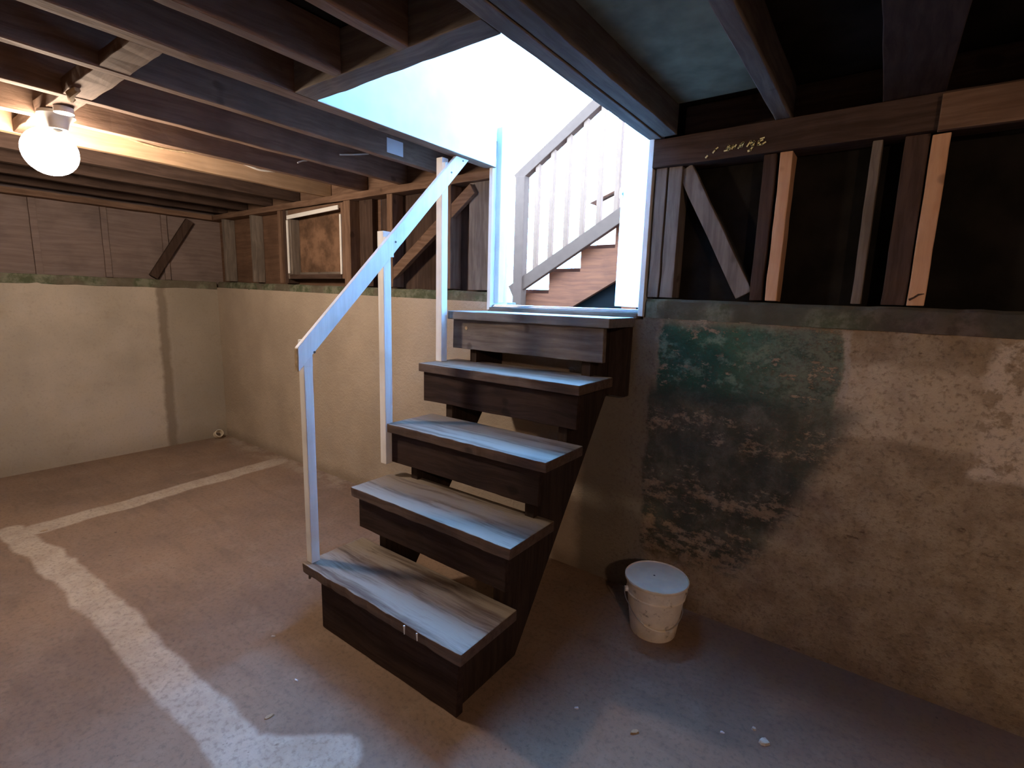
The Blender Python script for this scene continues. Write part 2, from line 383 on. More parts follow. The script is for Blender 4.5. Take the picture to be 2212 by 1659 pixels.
# three runs so that the step under the door stays sharp
wb = empty('wall_back', (0, 0, 0), 'foundation wall behind the stairs, beige plaster left, flaking green paint right', 'wall', kind='structure')
for nm, a, b in (('plastered_section', XL-.2, 0.045), ('section_under_door', 0.0451, 0.9049), ('flaking_green_section', 0.905, XR)):
    o = rough_wall(nm, 'x', 0.0, a, b, ledge, 0.25, M_back); o.parent = wb
o = rough_wall('wall_left', 'y', XL, YF, 0.0, lambda u: 1.352+0.004*u, -0.25, M_left)
tag(o, 'beige plastered foundation wall on the left with a dark vertical band', 'wall', kind='structure')
o = box('wall_right', (XR, YF, 0), (XR+.2, .25, CZ+.02), M_room, bev=0); tag(o, 'foundation wall at the right end of the cellar', 'wall', kind='structure')
o = box('wall_front', (XL-.2, YF-.2, 0), (XR+.2, YF, CZ+.02), M_room, bev=0); tag(o, 'foundation wall behind the camera', 'wall', kind='structure')

# subfloor with the stair opening
ceil = empty('ceiling', (0, 0, CZ), 'dark underside of the floor above, open over the stairs', 'ceiling', kind='structure')
HX0, HX1, HY0 = 0.083, 0.882, -1.0
for lo, hi, m in (((XL-.25, YF-.2), (.040, .118), M_sub), ((.040, YF-.2), (HX0, -.014), M_sub), ((HX0, YF-.2), (HX1, HY0-.01), M_sub), ((1.0, YF-.2), (XR+.2, .118), M_sub), ((HX1, YF-.2), (1.0, .118), M_sub)):
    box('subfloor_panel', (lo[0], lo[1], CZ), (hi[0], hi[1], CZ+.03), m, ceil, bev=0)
o = box('ceiling_panel', (1.002, -4.0, CZ-.022), (1.343, -.045, CZ-.002), M_subl, bev=.001)
tag(o, 'subfloor overhead with its light painted in as pale green-brown, between the joists right of the stair opening', 'panel')

M_haz = wood('haze_toned_wall_boards', (0.17, 0.125, 0.11), (0.24, 0.185, 0.165), 'y', knots=False, contrast=0.7)  # lamp glow and haze put into a lighter, greyer board colour
# sheathing above the ledge
wu = empty('wall_upper', (0, .10, 1.25), 'boarded framing wall standing on the foundation ledge', 'wall', kind='structure')
box('plywood_sheathing', (XL-.12, .095, 1.25), (-.93, .115, CZ), W['ply'], wu, bev=0)
box('board_sheathing', (-.925, .095, 1.25), (.045, .115, CZ), W['dark_z'], wu, bev=0)
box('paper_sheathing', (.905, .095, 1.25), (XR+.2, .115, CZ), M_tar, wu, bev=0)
box('left_sheathing', (XL-.115, YF, 1.25), (XL-.095, .095, CZ), M_haz, wu, bev=0)

# ------------------------------------------------------------------ sills and plates (long timbers)
def sill(name, a, b, y0, y1, h, label):
    """lumpy timber lying on the ledge from x=a to x=b"""
    bm = bmesh.new(); n = int((b-a)/0.05); rows = []
    for i in range(n+1):
        x = a+(b-a)*i/n; z0 = ledge(x)-.004
        q = 0.010*noise.noise(Vector((x*7, 3.3, 0)))+0.006*noise.noise(Vector((x*23, 1.3, 0)))
        yy = y0+0.010*noise.noise(Vector((x*11, 8.1, 0)))
        rows.append([bm.verts.new(v) for v in ((x, yy, z0), (x, yy+.002, z0+h-.012+q), (x, yy+.014, z0+h+q*.5), (x, y1, z0+h), (x, y1, z0))])
    for r, s_ in zip(rows, rows[1:]):
        for k in range(5): bm.faces.new((r[k], r[(k+1) % 5], s_[(k+1) % 5], s_[k]))
    bm.faces.new(rows[0]); bm.faces.new(rows[-1][::-1])
    return tag(finish(name, bm, M_sill), label, 'sill', 'sill timbers on the foundation ledge')
SILL_L, SILL_R = 0.056, 0.080
sill('sill_plate', XL+.01, .035, 0.003, .094, SILL_L, 'mossy green sill timber on the ledge left of the doorway')
sill('sill_plate', .915, XR-.01, -0.004, .094, SILL_R, 'green-stained sill timber on the ledge right of the doorway')
# the left wall's sill
bm = bmesh.new(); add_box(bm, (XL-.094, YF+.01, 1.333), (XL+.004, -.003, 1.40), 0.008, 40, 0.006)
tag(finish('sill_plate', bm, M_sill), 'mossy green sill timber on top of the left foundation wall', 'sill', 'sill timbers on the foundation ledge')

def topplate():
    pl = box('top_plate', (.905, -.02, 1.862), (XR-.01, .09, 1.968), W['dark_x'], bev=.003, seg=30, jit=.002)
    tag(pl, 'dark double top plate with yellow crayon marks, right of the doorway', 'beam')
    # crayon scribble on its face
    strokes = [[(1.143, 1.888), (1.150, 1.897), (1.158, 1.903)], [(1.118, 1.874), (1.122, 1.878)],
               [(1.184, 1.888), (1.197, 1.889), (1.204, 1.900), (1.198, 1.905), (1.192, 1.896), (1.202, 1.892)],
               [(1.210, 1.892), (1.213, 1.902), (1.218, 1.894), (1.223, 1.903)],
               [(1.232, 1.891), (1.240, 1.903), (1.247, 1.907), (1.243, 1.896), (1.235, 1.894)],
               [(1.262, 1.893), (1.272, 1.908), (1.277, 1.897), (1.284, 1.905), (1.282, 1.890), (1.274, 1.878), (1.268, 1.876)],
               [(1.312, 1.907), (1.301, 1.903), (1.299, 1.893), (1.311, 1.892), (1.322, 1.898)], [(1.305, 1.912), (1.316, 1.914)]]
    for st in strokes:
        bm = bmesh.new()
        for a, b in zip(st, st[1:]):
            a = Vector((a[0], -.0225, a[1])); b = Vector((b[0], -.0225, b[1])); d = (b-a).normalized(); w = 0.0022+0.0012*random.random()
            nn = Vector((-d.z, 0, d.x))*w
            vs = [bm.verts.new(v) for v in (a-nn-d*w, b-nn+d*w, b+nn+d*w, a+nn-d*w)]
            vb = [bm.verts.new(v.co+Vector((0, .001, 0))) for v in vs]
            bm.faces.new(vs); bm.faces.new(vb[::-1])
            for k in range(4): bm.faces.new((vs[k], vs[(k+1) % 4], vb[(k+1) % 4], vb[k]))
        c = finish('crayon_stroke', bm, M_chalk, pl); c['label'] = 'yellow crayon stroke'
    o = box('splice_board', (1.80, -.045, 1.852), (2.9, -.0215, 1.955), W['old_x'], bev=.003, seg=20, jit=.002)
    tag(o, 'lighter brown board nailed over the top plate at the far right', 'beam')
topplate()
tag(box('top_plate', (XL-.09, .0, 1.925), (.04, .09, 1.966), W['old_x'], bev=.003, seg=40, jit=.003), 'reddish brown top plate over the wall studs left of the doorway', 'beam')
tag(box('top_plate', (XL-.09, YF+.02, 1.925), (XL, -.005, 1.966), W['old_y'], bev=.003, seg=40, jit=.003), 'brown top plate along the left wall, under the joist ends', 'beam')
tag(box('rim_joist', (XL-.09, .055, 1.968), (.04, .092, 2.097), W['old_x'], bev=.003), 'reddish rim board closing the joist ends left of the doorway', 'beam')
tag(box('rim_joist', (1.002, .055, 1.97), (XR-.01, .092, 2.097), W['dark_x'], bev=.003), 'dark rim board closing the joist ends right of the doorway', 'beam')

# ------------------------------------------------------------------ ceiling joists (run towards the doorway wall)
def joist(x, w, y0, y1, mat, label, z0=1.97, z1=2.096, grp='ceiling joists running to the doorway wall'):
    o = box('ceiling_joist', (x-w/2, y0, z0), (x+w/2, y1, z1), mat, bev=.003, seg=36, jit=.0025)
    return tag(o, label, 'joist', grp)
JY = .05
left = [(-.270, 'joist with a paper tag on its side, first left of the stair opening'),
        (-.650, 'joist second left of the stair opening, crossed by the blocking'),
        (-1.020, 'joist third left of the stair opening, running over the glowing lamp'),
        (-1.410, 'tan joist brightly lit by the lamp, with a white cable along it'),
        (-1.790, 'dim joist just beyond the brightly lit tan joist'),
        (-2.170, 'dim joist, second beyond the brightly lit tan joist'),
        (-2.550, 'dim joist, second in from the left wall'),
        (-2.900, 'dim joist nearest the left wall')]
JO = {}
for x, lb in left:
    m = W['beam'] if x == -1.41 else W['dark_y'] if x < -1.5 else W['joist_y']  # lamp light in the wood colour: paler lit joist, darker dim joists beyond
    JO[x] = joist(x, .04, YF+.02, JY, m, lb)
joist(.050, .06, YF+.02, -.0, W['joist_y'], 'trimmer joist along the left edge of the stair opening')
joist(.320, .04, YF+.02, HY0-.084, W['joist_y'], 'short joist meeting the header of the opening, nearer the left')
joist(.615, .04, YF+.02, HY0-.084, W['joist_y'], 'short joist meeting the header of the opening, nearer the right')
joist(.910, .052, YF+.02, -.022, W['grey_y'], 'inner board of the doubled trimmer along the right edge of the stair opening')
joist(.969, .060, YF+.02, -.022, W['grey_y'], 'outer board of the doubled trimmer along the right edge of the stair opening', z0=1.974)
joist(1.368, .048, YF+.02, JY, W['grey_y'], 'grey-brown joist between the green-brown panel and the wide beam')
joist(1.730, .155, YF+.02, JY, W['dark_y'], 'wide dark beam at the upper right, broader than the joists')
joist(2.110, .045, YF+.02, JY, W['dark_y'], 'dark joist right of the wide beam')
joist(2.490, .045, YF+.02, JY, W['dark_y'], 'dark joist second right of the wide beam')
o = box('stair_opening_header', (.082, HY0-.082, 1.97), (.883, HY0, 2.096), W['grey_x'], bev=.003, seg=20, jit=.003)
tag(o, 'header beam closing the near end of the bright stair opening', 'beam')
bl = [(-.291, .018, 'blocking between the trimmer and the first joist left of the opening'), (-.671, -.291, 'blocking with a peeling torn end, between first and second joists left'),
      (-1.041, -.671, 'blocking carrying the white lampholder beside the lamp'), (-1.389, -1.041, 'blocking lit strongest, behind the lamp against the tan joist')]
for i, (a, b, lb) in enumerate([(-.249, .019, bl[0][2]), (-.629, -.291, bl[1][2]), (-.999, -.671, bl[2][2]), (-1.389, -1.041, bl[3][2])]):
    o = box('joist_blocking', (a, -1.515, 1.972), (b, -1.435, 2.02 if i else 2.01), W['old_x'], bev=.003, seg=8, jit=.004)
    tag(o, lb, 'blocking', 'blocking boards between the joists')
# paper tag, cables and sticks on the joists
o = box('paper_tag', (-.2495, -.421, 1.990), (-.2483, -.321, 2.056), M_paper, bev=0); tag(o, 'small white paper tag stapled on the joist beside the stair opening', 'paper')
def cable(pts, r, label, mat=M_cable):
    P = [Vector(p) for p in pts]; out = []
    for i in range(len(P)-1):
        p0 = P[max(i-1, 0)]; p1 = P[i]; p2 = P[i+1]; p3 = P[min(i+2, len(P)-1)]
        for k in range(6):
            t = k/6; out.append(0.5*((2*p1)+(p2-p0)*t+(2*p0-5*p1+4*p2-p3)*t*t+(3*p1-p0-3*p2+p3)*t**3))
    out.append(P[-1]); return tag(tube('cable', out, r, mat), label, 'cable')
cable([(-1.381, -.69, 2.066), (-1.381, -.62, 2.064), (-1.381, -.54, 2.058), (-1.381, -.46, 2.044), (-1.381, -.40, 2.046), (-1.381, -.345, 2.056)], .006, 'white cable end sagging on the side of the lit tan joist')
cable([(-1.382, -1.22, 2.075), (-1.382, -1.12, 2.055), (-1.382, -.99, 2.040), (-1.382, -.86, 2.045), (-1.382, -.74, 2.062), (-1.382, -.70, 2.066)], .005, 'tan cable stapled along the lit tan joist', M_cut)
cable([(-.622, -.42, 2.03), (-.622, -.33, 2.052), (-.622, -.235, 2.078)], .0045, 'thin white rod lying against the joist left of the paper tag')
cable([(-.993, -.43, 2.036), (-.993, -.40, 2.052), (-.993, -.37, 2.062)], .004, 'short wire stub on the third joist left of the opening')

# ------------------------------------------------------------------ wall studs and braces
def stud(x0, x1, z0, z1, mat, label, y0=.004, y1=.092, grp='wall studs', dx=0.0):
    bm = bmesh.new(); add_box(bm, (x0, y0, z0), (x1, y1, z1), .003, 12, .002)
    if dx:
        for v in bm.verts: v.co.x += dx*(z1-v.co.z)/(z1-z0)
    return tag(finish('wall_stud', bm, mat), label, 'stud', grp)
def zl(x): return ledge(x)+SILL_L+.003
ls = [(-2.900, -2.862, 'grey_z', 'thin grey stud in the far left corner'),
      (-2.425, -2.390, 'grey_z', 'thin grey stud, second from the far left corner'),
      (-2.010, -1.972, 'old_z', 'lighter brown stud left of the small boarded window'),
      (-1.935, -1.895, 'dark_z', 'dark stud against the left side of the small boarded window'),
      (-1.200, -1.130, 'old_z', 'brown stud against the right side of the small boarded window'),
      (-.765, -.715, 'old_z', 'brown stud behind the handrail, midway between window and doorway'),
      (-.335, -.235, 'old_z', 'wide stud behind the upper handrail post')]
for a, b, m, lb in ls: stud(a, b, zl(a), 1.924, W[m], lb, grp='wall studs left of the doorway')
stud(-1.09, -.96, zl(-1.05), 1.924, W['dark_z'], 'dark upright board right of the small window', y0=.05, y1=.075, grp='wall studs left of the doorway')
stud(-.125, .038, zl(-.1), 1.924, W['grey_z'], 'wide greyed upright boards against the left side of the doorway', y0=.03, y1=.09, grp='wall studs left of the doorway')
ys = [-.35, -.75, -1.15, -1.55, -1.95]
for i, y in enumerate(ys):
    o = box('wall_stud', (XL-.094, y-.02, 1.403), (XL-.07, y+.02, 1.924), M_haz, bev=.003, seg=8, jit=.002)
    tag(o, ['dim stud of the left wall nearest the far corner', 'dim stud of the left wall, second from the far corner', 'dim stud of the left wall behind the lamp glow', 'dim stud of the left wall left of the lamp glow', 'dim stud of the left wall nearest the camera'][i], 'stud', 'wall studs of the left wall')
tag(board('diagonal_brace', (XL-.045, -.17, 1.90), (XL-.045, -.47, 1.42), .06, .03, W['dark_z'], face=(1, 0, 0)), 'dark diagonal brace on the left wall near the far corner', 'brace')
tag(board('diagonal_brace', (-.80, .021, 1.40), (-.085, .021, 1.890), .062, .028, W['old_x'], face=(0, 1, 0), bev=.003, seg=10, jit=.002), 'reddish diagonal brace crossing the studs behind the handrail', 'brace')
zr = lambda x: ledge(x)+SILL_R+.003
rs = [(.916, .962, 'grey_z', 'grey door-side stud against the right jamb', .0, .092), (.968, 1.022, 'grey_z', 'second grey stud doubled beside the right jamb', .004, .092),
      (1.318, 1.360, 'dark_z', 'dark old stud left of the narrow pale stud', .0, .092), (1.640, 1.668, 'grey_z', 'thin greyed stud between the two pale studs', .01, .092),
      (1.725, 1.788, 'dark_z', 'dark reddish stud left of the wider pale stud', .004, .092)]
for a, b, m, lb, y0, y1 in rs: stud(a, b, zr(a), 1.861, W[m], lb, y0, y1, 'dark studs right of the doorway')
stud(1.372, 1.412, zr(1.37), 1.861, W['new_z'], 'narrow pale new stud, nearer the doorway', -.002, .09, 'pale new studs right of the doorway')
st = stud(1.792, 1.836, zr(1.8), 1.851, W['new_z'], 'pale new stud with a knot near its foot, farther from the doorway', -.012, .09, 'pale new studs right of the doorway')
k = tube('knot', [(1.796, -.0125, 1.352), (1.808, -.0125, 1.360), (1.818, -.0125, 1.369), (1.832, -.0125, 1.372)], [.004, .003, .0035, .0015], W['dark_z'], st, n=6); k['label'] = 'dark split near the foot'
tag(board('diagonal_brace', (1.028, .030, 1.852), (1.294, .030, 1.36), .062, .03, W['grey_z'], face=(0, 1, 0), bev=.003, seg=10, jit=.002), 'greyed diagonal brace falling from the doorway stud to the right', 'brace')
for a, b, lb in ((2.19, 2.23, 'dark stud in shadow near the right edge'), (2.57, 2.61, 'dark stud beyond the right edge')):
    stud(a, b, zr(a), 1.861, W['dark_z'], lb, grp='dark studs right of the doorway')

# ------------------------------------------------------------------ small boarded window
win = empty('window_1', (-1.56, .05, 1.43), 'small blind window with thin white trim strips, boarded with brown plywood', 'window', kind='structure')
wx0, wx1, wz0, wz1 = -1.895, -1.200, 1.425, 1.918
box('frame_side', (wx0+.002, .006, wz0), (wx0+.03, .09, wz1), W['grey_z'], win)
box('frame_side', (wx1-.03, .006, wz0), (wx1-.002, .09, wz1), W['old_z'], win)
box('frame_head', (wx0+.03, .006, wz1-.035), (wx1-.03, .09, wz1), W['old_x'], win)
box('frame_sill', (wx0+.03, .0, wz0), (wx1-.03, .09, wz0+.032), W['dark_x'], win)
box('boarded_panel', (wx0+.03, .080, wz0+.032), (wx1-.03, .088, wz1-.035), plain('mottled_plywood', (0.17, 0.10, 0.063), .9, .1, .45, 9, stain=(0.09, 0.05, 0.032)), win)
box('inner_lining', (wx0+.031, .012, wz0+.034), (wx0+.052, .079, wz1-.06), W['grey_z'], win)
for a, b, c, d in ((wx0+.014, wx0+.032, wz0+.04, wz1-.07), (wx1-.034, wx1-.018, wz0+.03, wz1-.075)):
    t = box('trim_strip', (a, -.004, c), (b, .005, d), M_white, win); t['label'] = 'white painted strip'
t = board('trim_strip', (wx0+.025, .0, wz1-.052), (wx1-.045, .0, wz1-.030), .028, .009, M_white, win, face=(0, 1, 0)); t['label'] = 'white painted strip'
t = box('trim_strip', (wx0+.053, .070, wz0+.033), (wx1-.04, .079, wz0+.052), W['grey_x'], win)

# ------------------------------------------------------------------ doorway, threshold, shaft above the stairs
DX0, DX1, DZ0, DZ1 = .045, .905, 1.27, 3.34
door = empty('door_1', (.47, .05, DZ0), 'bright open doorway at the head of the stairs with a white door swung outwards', 'door', kind='structure')
box('door_jamb', (DX0, -.012, 1.262), (DX0+.022, .135, DZ1), M_white, door)
box('door_jamb', (DX1-.022, -.012, 1.262), (DX1, .135, DZ1), M_white, door)
box('door_head', (DX0+.022, -.012, DZ1-.03), (DX1-.022, .135, DZ1), M_white, door)
j = box('jamb_lining', (DX0+.022, .02, 1.30), (DX0+.052, .06, 2.165), M_white, door)
j = box('weather_strip', (DX0+.022, .062, 1.30), (DX0+.034, .10, 2.165), M_metal, door)
th = box('threshold', (DX0+.022, -.02, 1.252), (DX1-.022, .155, 1.276), W['grey_x'], door)
th2 = box('threshold_plate', (DX0+.024, .005, 1.277), (DX1-.024, .11, 1.284), M_metal, th, bev=.002)
for y in (.012, .058, .104): box('threshold_rib', (DX0+.024, y-.004, 1.284), (DX1-.024, y+.004, 1.290), M_metal, th, bev=.0015)
for x in (.12, .27, .36, .50, .66, .78): lathe('screw', [(0, 0), (.005, 0), (.005, .002), (0, .002)], (x, .035, 1.284), M_dmetal, th, n=10)
# the door leaf, hinged on the right jamb
ang = math.radians(56); hx, hy = .880, .055
dv = Vector((-math.cos(ang), math.sin(ang), 0)); dn = Vector((math.sin(ang), math.cos(ang), 0))
M = Matrix(((dv.x, dn.x, 0, hx), (dv.y, dn.y, 0, hy), (0, 0, 1, 0), (0, 0, 0, 1)))
bm = bmesh.new(); add_box(bm, (0.012, 0, 1.298), (.79, .04, 3.29), .003, M=M)
leaf = finish('door_leaf', bm, M_white, door); leaf['label'] = 'white door leaf swung outwards'
kp = M @ Vector((.735, -.012, 1.93))
kn = lathe('door_knob', [(0, -.052), (.016, -.05), (.026, -.038), (.026, -.026), (.012, -.014), (.011, -.004), (.028, -.002), (.028, .004), (0, .004)], (0, 0, 0), M_metal, None, n=24, M=Matrix.Rotation(-math.pi/2, 4, 'X'))
kn.data.transform(Matrix.Translation(kn.location)); kn.location = (0, 0, 0)
kn.matrix_world = Matrix.Translation(kp - Vector()) @ Matrix.Rotation(math.atan2(dn.y, dn.x)-math.pi/2+math.pi, 4, 'Z')
kn.parent = leaf; kn.matrix_parent_inverse = Matrix.Translation(-wloc(leaf))
for z in (1.5, 2.3, 3.1):
    tube('hinge', [(hx+.006, hy-.005, z-.045), (hx+.006, hy-.005, z+.045)], .007, M_metal, door)
# white shaft rising through the floor above
sh = empty('wall_stairwell', (.48, -.5, 1.97), 'white painted walls of the shaft above the stair opening', 'wall', kind='structure')
box('shaft_side', (HX0-.002, HY0+.002, 1.9705), (HX0+.004, -.013, 3.46), M_white, sh, bev=0).name = 'shaft_side'
box('shaft_outer', (HX0-.03, HY0-.03, CZ+.031), (HX0-.003, .0, 3.46), M_white, sh, bev=0)
box('shaft_side', (HX1, HY0+.002, CZ+.031), (HX1+.02, -.013, 3.46), M_white, sh, bev=0)
box('shaft_front', (HX0-.03, HY0-.03, CZ+.031), (HX1+.02, HY0, 3.46), M_white, sh, bev=0)
box('shaft_ceiling', (HX0-.03, HY0-.03, 3.46), (HX1+.05, .16, 3.49), M_white, sh, bev=0)
box('shaft_back', (HX0-.06, -.012, DZ1+.001), (HX1+.05, .13, 3.46), M_white, sh, bev=0)
box('shaft_back_side', (HX0-.06, .02, CZ+.031), (DX0-.001, .13, DZ1), M_white, sh, bev=0)
box('shaft_back_side', (DX1+.001, -.012, CZ+.031), (HX1+.05, .13, DZ1), M_white, sh, bev=0)

# ------------------------------------------------------------------ cellar staircase
stc = empty('staircase', (.43, -.6, 0), 'dark wooden open-backed cellar stairs with a white handrail, five worn treads', 'stairs')
H1, RI = .266, .2475
TR = [  # xl, xr, y front left, y front right
    (.002, .845, -1.082, -1.085), (.002, .848, -.850, -.853), (.022, .853, -.668, -.662), (-.019, .858, -.440, -.455), (.022, .872, -.285, -.262)]
def tread(i):
    xl, xr, ya, yb = TR[i]; z1 = H1+i*RI; z0 = z1-.040; bm = bmesh.new()
    back = (-.795, -.575, -.390, -.165, -.004)[i]
    add_box(bm, (xl, ya, z0), (xr, back, z1), .004, 40)
    for v in bm.verts:
        t = (v.co.x-xl)/(xr-xl); fr = 1-(v.co.y-ya)/(back-ya)
        v.co.y += (yb-ya)*t*fr
        # worn, chipped nosing
        if fr > .9:
            v.co.y += .0045*noise.noise(Vector((v.co.x*16, i*5.1, v.co.z*20)))+.002*noise.noise(Vector((v.co.x*60, i, 0)))
            if v.co.z > z1-.01: v.co.z -= .003*max(0, noise.noise(Vector((v.co.x*9, i*2.2, 4))))
    t = finish('tread', bm, W['shelf'] if i == 4 else W['tread'], stc)
    if i == 4: t['label'] = 'greyed top tread level with the doorway'
    if i == 0:
        for x, l in ((.604, .022), (.664, .018)):   # pale drips running over the nosing
            d = tube('paint_drip', [(x, -1.0885, z1-.004), (x+.001, -1.0895, z1-.012), (x+.001, -1.0890, z1-.012-l)], [.0035, .003, .0015], M_paper, t, n=6); d['label'] = 'pale paint drip'
    return t
for i in range(5): tread(i)
RX0, RX1 = (.075, .020, .020, -.005, .028), (.800, .812, .815, .835, .845)
for i in range(5):
    xl, xr, ya, yb = TR[i]; z1 = H1+i*RI-.0405; y = (-1.048, -.822, -.640, -.418, -.250)[i]
    z0 = .002 if i == 0 else z1-.142
    b = box('riser', (RX0[i], y, z0), (RX1[i], y+.030, z1), W['grey_x'] if i == 4 else W['stair'], stc, bev=.003, seg=24, jit=.002)
    if i == 4:
        b2 = lathe('round_stain', [(0, 0), (.008, .001), (.009, 0)], (.115, y-.0015, 1.175), M_cut, b, n=14, M=Matrix.Rotation(math.pi/2, 4, 'X')); b2['label'] = 'pale round plug'
# stringers: front edge hides behind the risers, back edge falls to the floor
def stringer(x0, x1):
    pts = [(-1.015, .0), (-.700, .0), (-.052, .900), (-.006, .905), (-.006, 1.214), (-.215, 1.214), (-.215, .966), (-.384, .966), (-.384, .719), (-.606, .719), (-.606, .472), (-.788, .472), (-.788, .224), (-1.015, .224)]
    return prism('stringer', pts, 'x', x0, x1, W['stair_z'], stc)
stringer(.112, .150); stringer(.735, .775)
b = box('wall_hanger', (.778, -.052, .910), (.866, -.008, 1.214), W['stair_z'], stc, bev=.003); b['label'] = 'dark hanger block against the wall'
# handrail
POST = [(-.030, .006, -1.062, -1.026, H1, 1.150), (-.018, .020, -.672, -.632, .571, 1.585), (-.018, .020, -.325, -.285, H1+3*RI, 1.955)]
for n_, (x0, x1, y0, y1, z0, z1) in enumerate(POST):
    if n_ == 0: x0, x1 = .004, .038
    box('handrail_post', (x0, y0, z0+.0005), (x1, y1, z1), M_rail, stc, bev=.0025, seg=6)
a = Vector((.0, -1.096, 1.081)); slope = (1.9-1.081)/(-.280+1.096)
pts = [(-1.096, 1.037), (-1.096, 1.125), (-.272, 1.966), (-.186, 1.966)]
RXA = .0395
rail = prism('handrail', pts, 'x', RXA, RXA+.021, M_rail, stc, bev=.0015); rail['label'] = 'white painted flat handrail board'
e = box('cut_end', (RXA+.002, -1.0985, 1.041), (RXA+.019, -1.0962, 1.121), M_cut, rail, bev=0); e['label'] = 'raw wood end of the board'
for y, z in ((-1.031, 1.124), (-.640, 1.540), (-.305, 1.885), (-.228, 1.952)):
    lathe('bolt', [(0, .004), (.004, .004), (.005, 0)], (0, 0, 0), M_dmetal, None, n=12, M=Matrix.Rotation(math.pi/2, 4, 'Y')).parent = rail
    b = bpy.context.scene.collection.objects[-1]; b.location = Vector((RXA+.021, y, z-.004 if y != -1.031 else 1.100)) - wloc(rail)
# packers between rail and posts keep the flat board off the posts
for (x0, x1, y0, y1, z0, z1), zz in zip(POST, (1.10, 1.53, 1.90)):
    if x1 < RXA-.005: box('packer', (x1+.0003, y0, zz-.05), (RXA-.0003, y1, zz+.03), M_rail, stc, bev=.001)
b = tube('hook', [(.020, -1.060, .2255), (.021, -1.062, .205), (.024, -1.066, .198)], [.006, .006, .004], M_dmetal, stc, n=8); b['label'] = 'rusty peg under the bottom tread'

# ------------------------------------------------------------------ bucket
bc = (1.128, -.222, 0)
bk = empty('bucket', bc, 'dirty white lidded plastic bucket on the floor right of the stairs', 'bucket')
def bprof(h): return .0905+(.1200-.0905)*h/.232
lathe('body', [(0, .004), (.084, .004), (.0885, .0), (.0905, .004), (bprof(.05), .05), (bprof(.12), .12), (bprof(.165), .165), (bprof(.168)+.004, .168), (bprof(.172)+.004, .172), (bprof(.176), .176), (bprof(.222), .222), (0, .222)], bc, M_bucket, bk)
lathe('lid', [(.1205, .2225), (.1235, .2225), (.1250, .226), (.1250, .2325), (.1235, .2350), (.1215, .2350), (.1195, .231), (0, .231)], bc, M_lid, bk)
lathe('lid_mark', [(0, 0), (.004, .0006), (.0045, 0)], (bc[0]-.012, bc[1]+.005, .2312), M_dmetal, bk, n=10)
# wire bail hanging down over the front, with a white grip
ax = Vector((RT.x, RT.y, 0)).normalized(); fr = Vector((-F.x, -F.y, 0)).normalized(); c0 = Vector(bc)
P = []
for k in range(25):
    t = math.pi*k/24; u = math.cos(t)*.127; s_ = math.sin(t)
    h = .178-.116*s_; rr = bprof(h)+.006
    if abs(u) > rr*.98: w = 0.004
    else: w = math.sqrt(max(rr*rr-u*u, 0))
    P.append(c0-ax*u+fr*w+Vector((0, 0, h)))
tube('bail', P, .0018, M_metal, bk, n=6)
tube('grip', P[8:14], .0052, M_lid, bk, n=10)
for sgn in (-1, 1):
    q = c0+Vector((0, 0, .178))+ax*sgn*(bprof(.178)); tube('ear', [q, q+ax*sgn*.012], .011, M_bucket, bk, n=14)

# ------------------------------------------------------------------ lamp on the blocking
lp = empty('ceiling_lamp', (-.98, -1.475, 1.85), 'glowing round bulb in a white lampholder under the joists at upper left', 'lamp')
lathe('lampholder', [(0, 0), (.055, 0), (.058, -.012), (.040, -.030), (.030, -.060), (0, -.060)], (-.90, -1.475, 1.971), M_porcelain, lp, n=32)
lathe('junction_box', [(0, 0), (.030, 0), (.030, -.02), (0, -.02)], (-.80, -1.475, 1.971), M_porcelain, lp, n=20)
tube('lamp_arm', [(-.90, -1.475, 1.912), (-.93, -1.475, 1.893), (-.965, -1.475, 1.885)], .016, M_porcelain, lp, n=12)
R_ = .090  # globe drawn oversized so its shape carries part of the glare
prof = [(R_*math.sin(math.pi*k/24), -R_*math.cos(math.pi*k/24)) for k in range(25)]; prof[0] = (0, -R_); prof[-1] = (0, R_)
gl = lathe('globe', prof, (-1.035, -1.475, 1.850), M_bulb, lp, n=40); gl['label'] = 'glowing globe, oversized to take in its glare'
# torn flap on the blocking
o = tube('torn_flap', [(-.52, -1.50, 1.968), (-.56, -1.51, 1.958), (-.60, -1.50, 1.950), (-.615, -1.485, 1.958)], [.010, .013, .009, .003], M_cut, None, n=8)
tag(o, 'pale torn flap hanging from the end of a blocking board near the lamp', 'debris')
# a second bare bulb of the cellar, behind the camera
l2 = empty('ceiling_bulb', (3.0, -2.9, 1.97), 'bare bulb in a white holder under the joists behind the camera', 'lamp')
lathe('lampholder', [(0, 0), (.050, 0), (.052, -.008), (0, -.010)], (3.0, -2.9, 1.971), M_porcelain, l2, n=24)
R_ = .045
prof = [(R_*math.sin(math.pi*k/16), -R_*math.cos(math.pi*k/16)) for k in range(17)]; prof[0] = (0, -R_); prof[-1] = (0, R_)
lathe('globe', prof, (3.0, -2.9, 1.915), emit('warm_bulb', (1.0, .66, .42), ROOM_LAMP_W), l2, n=24)

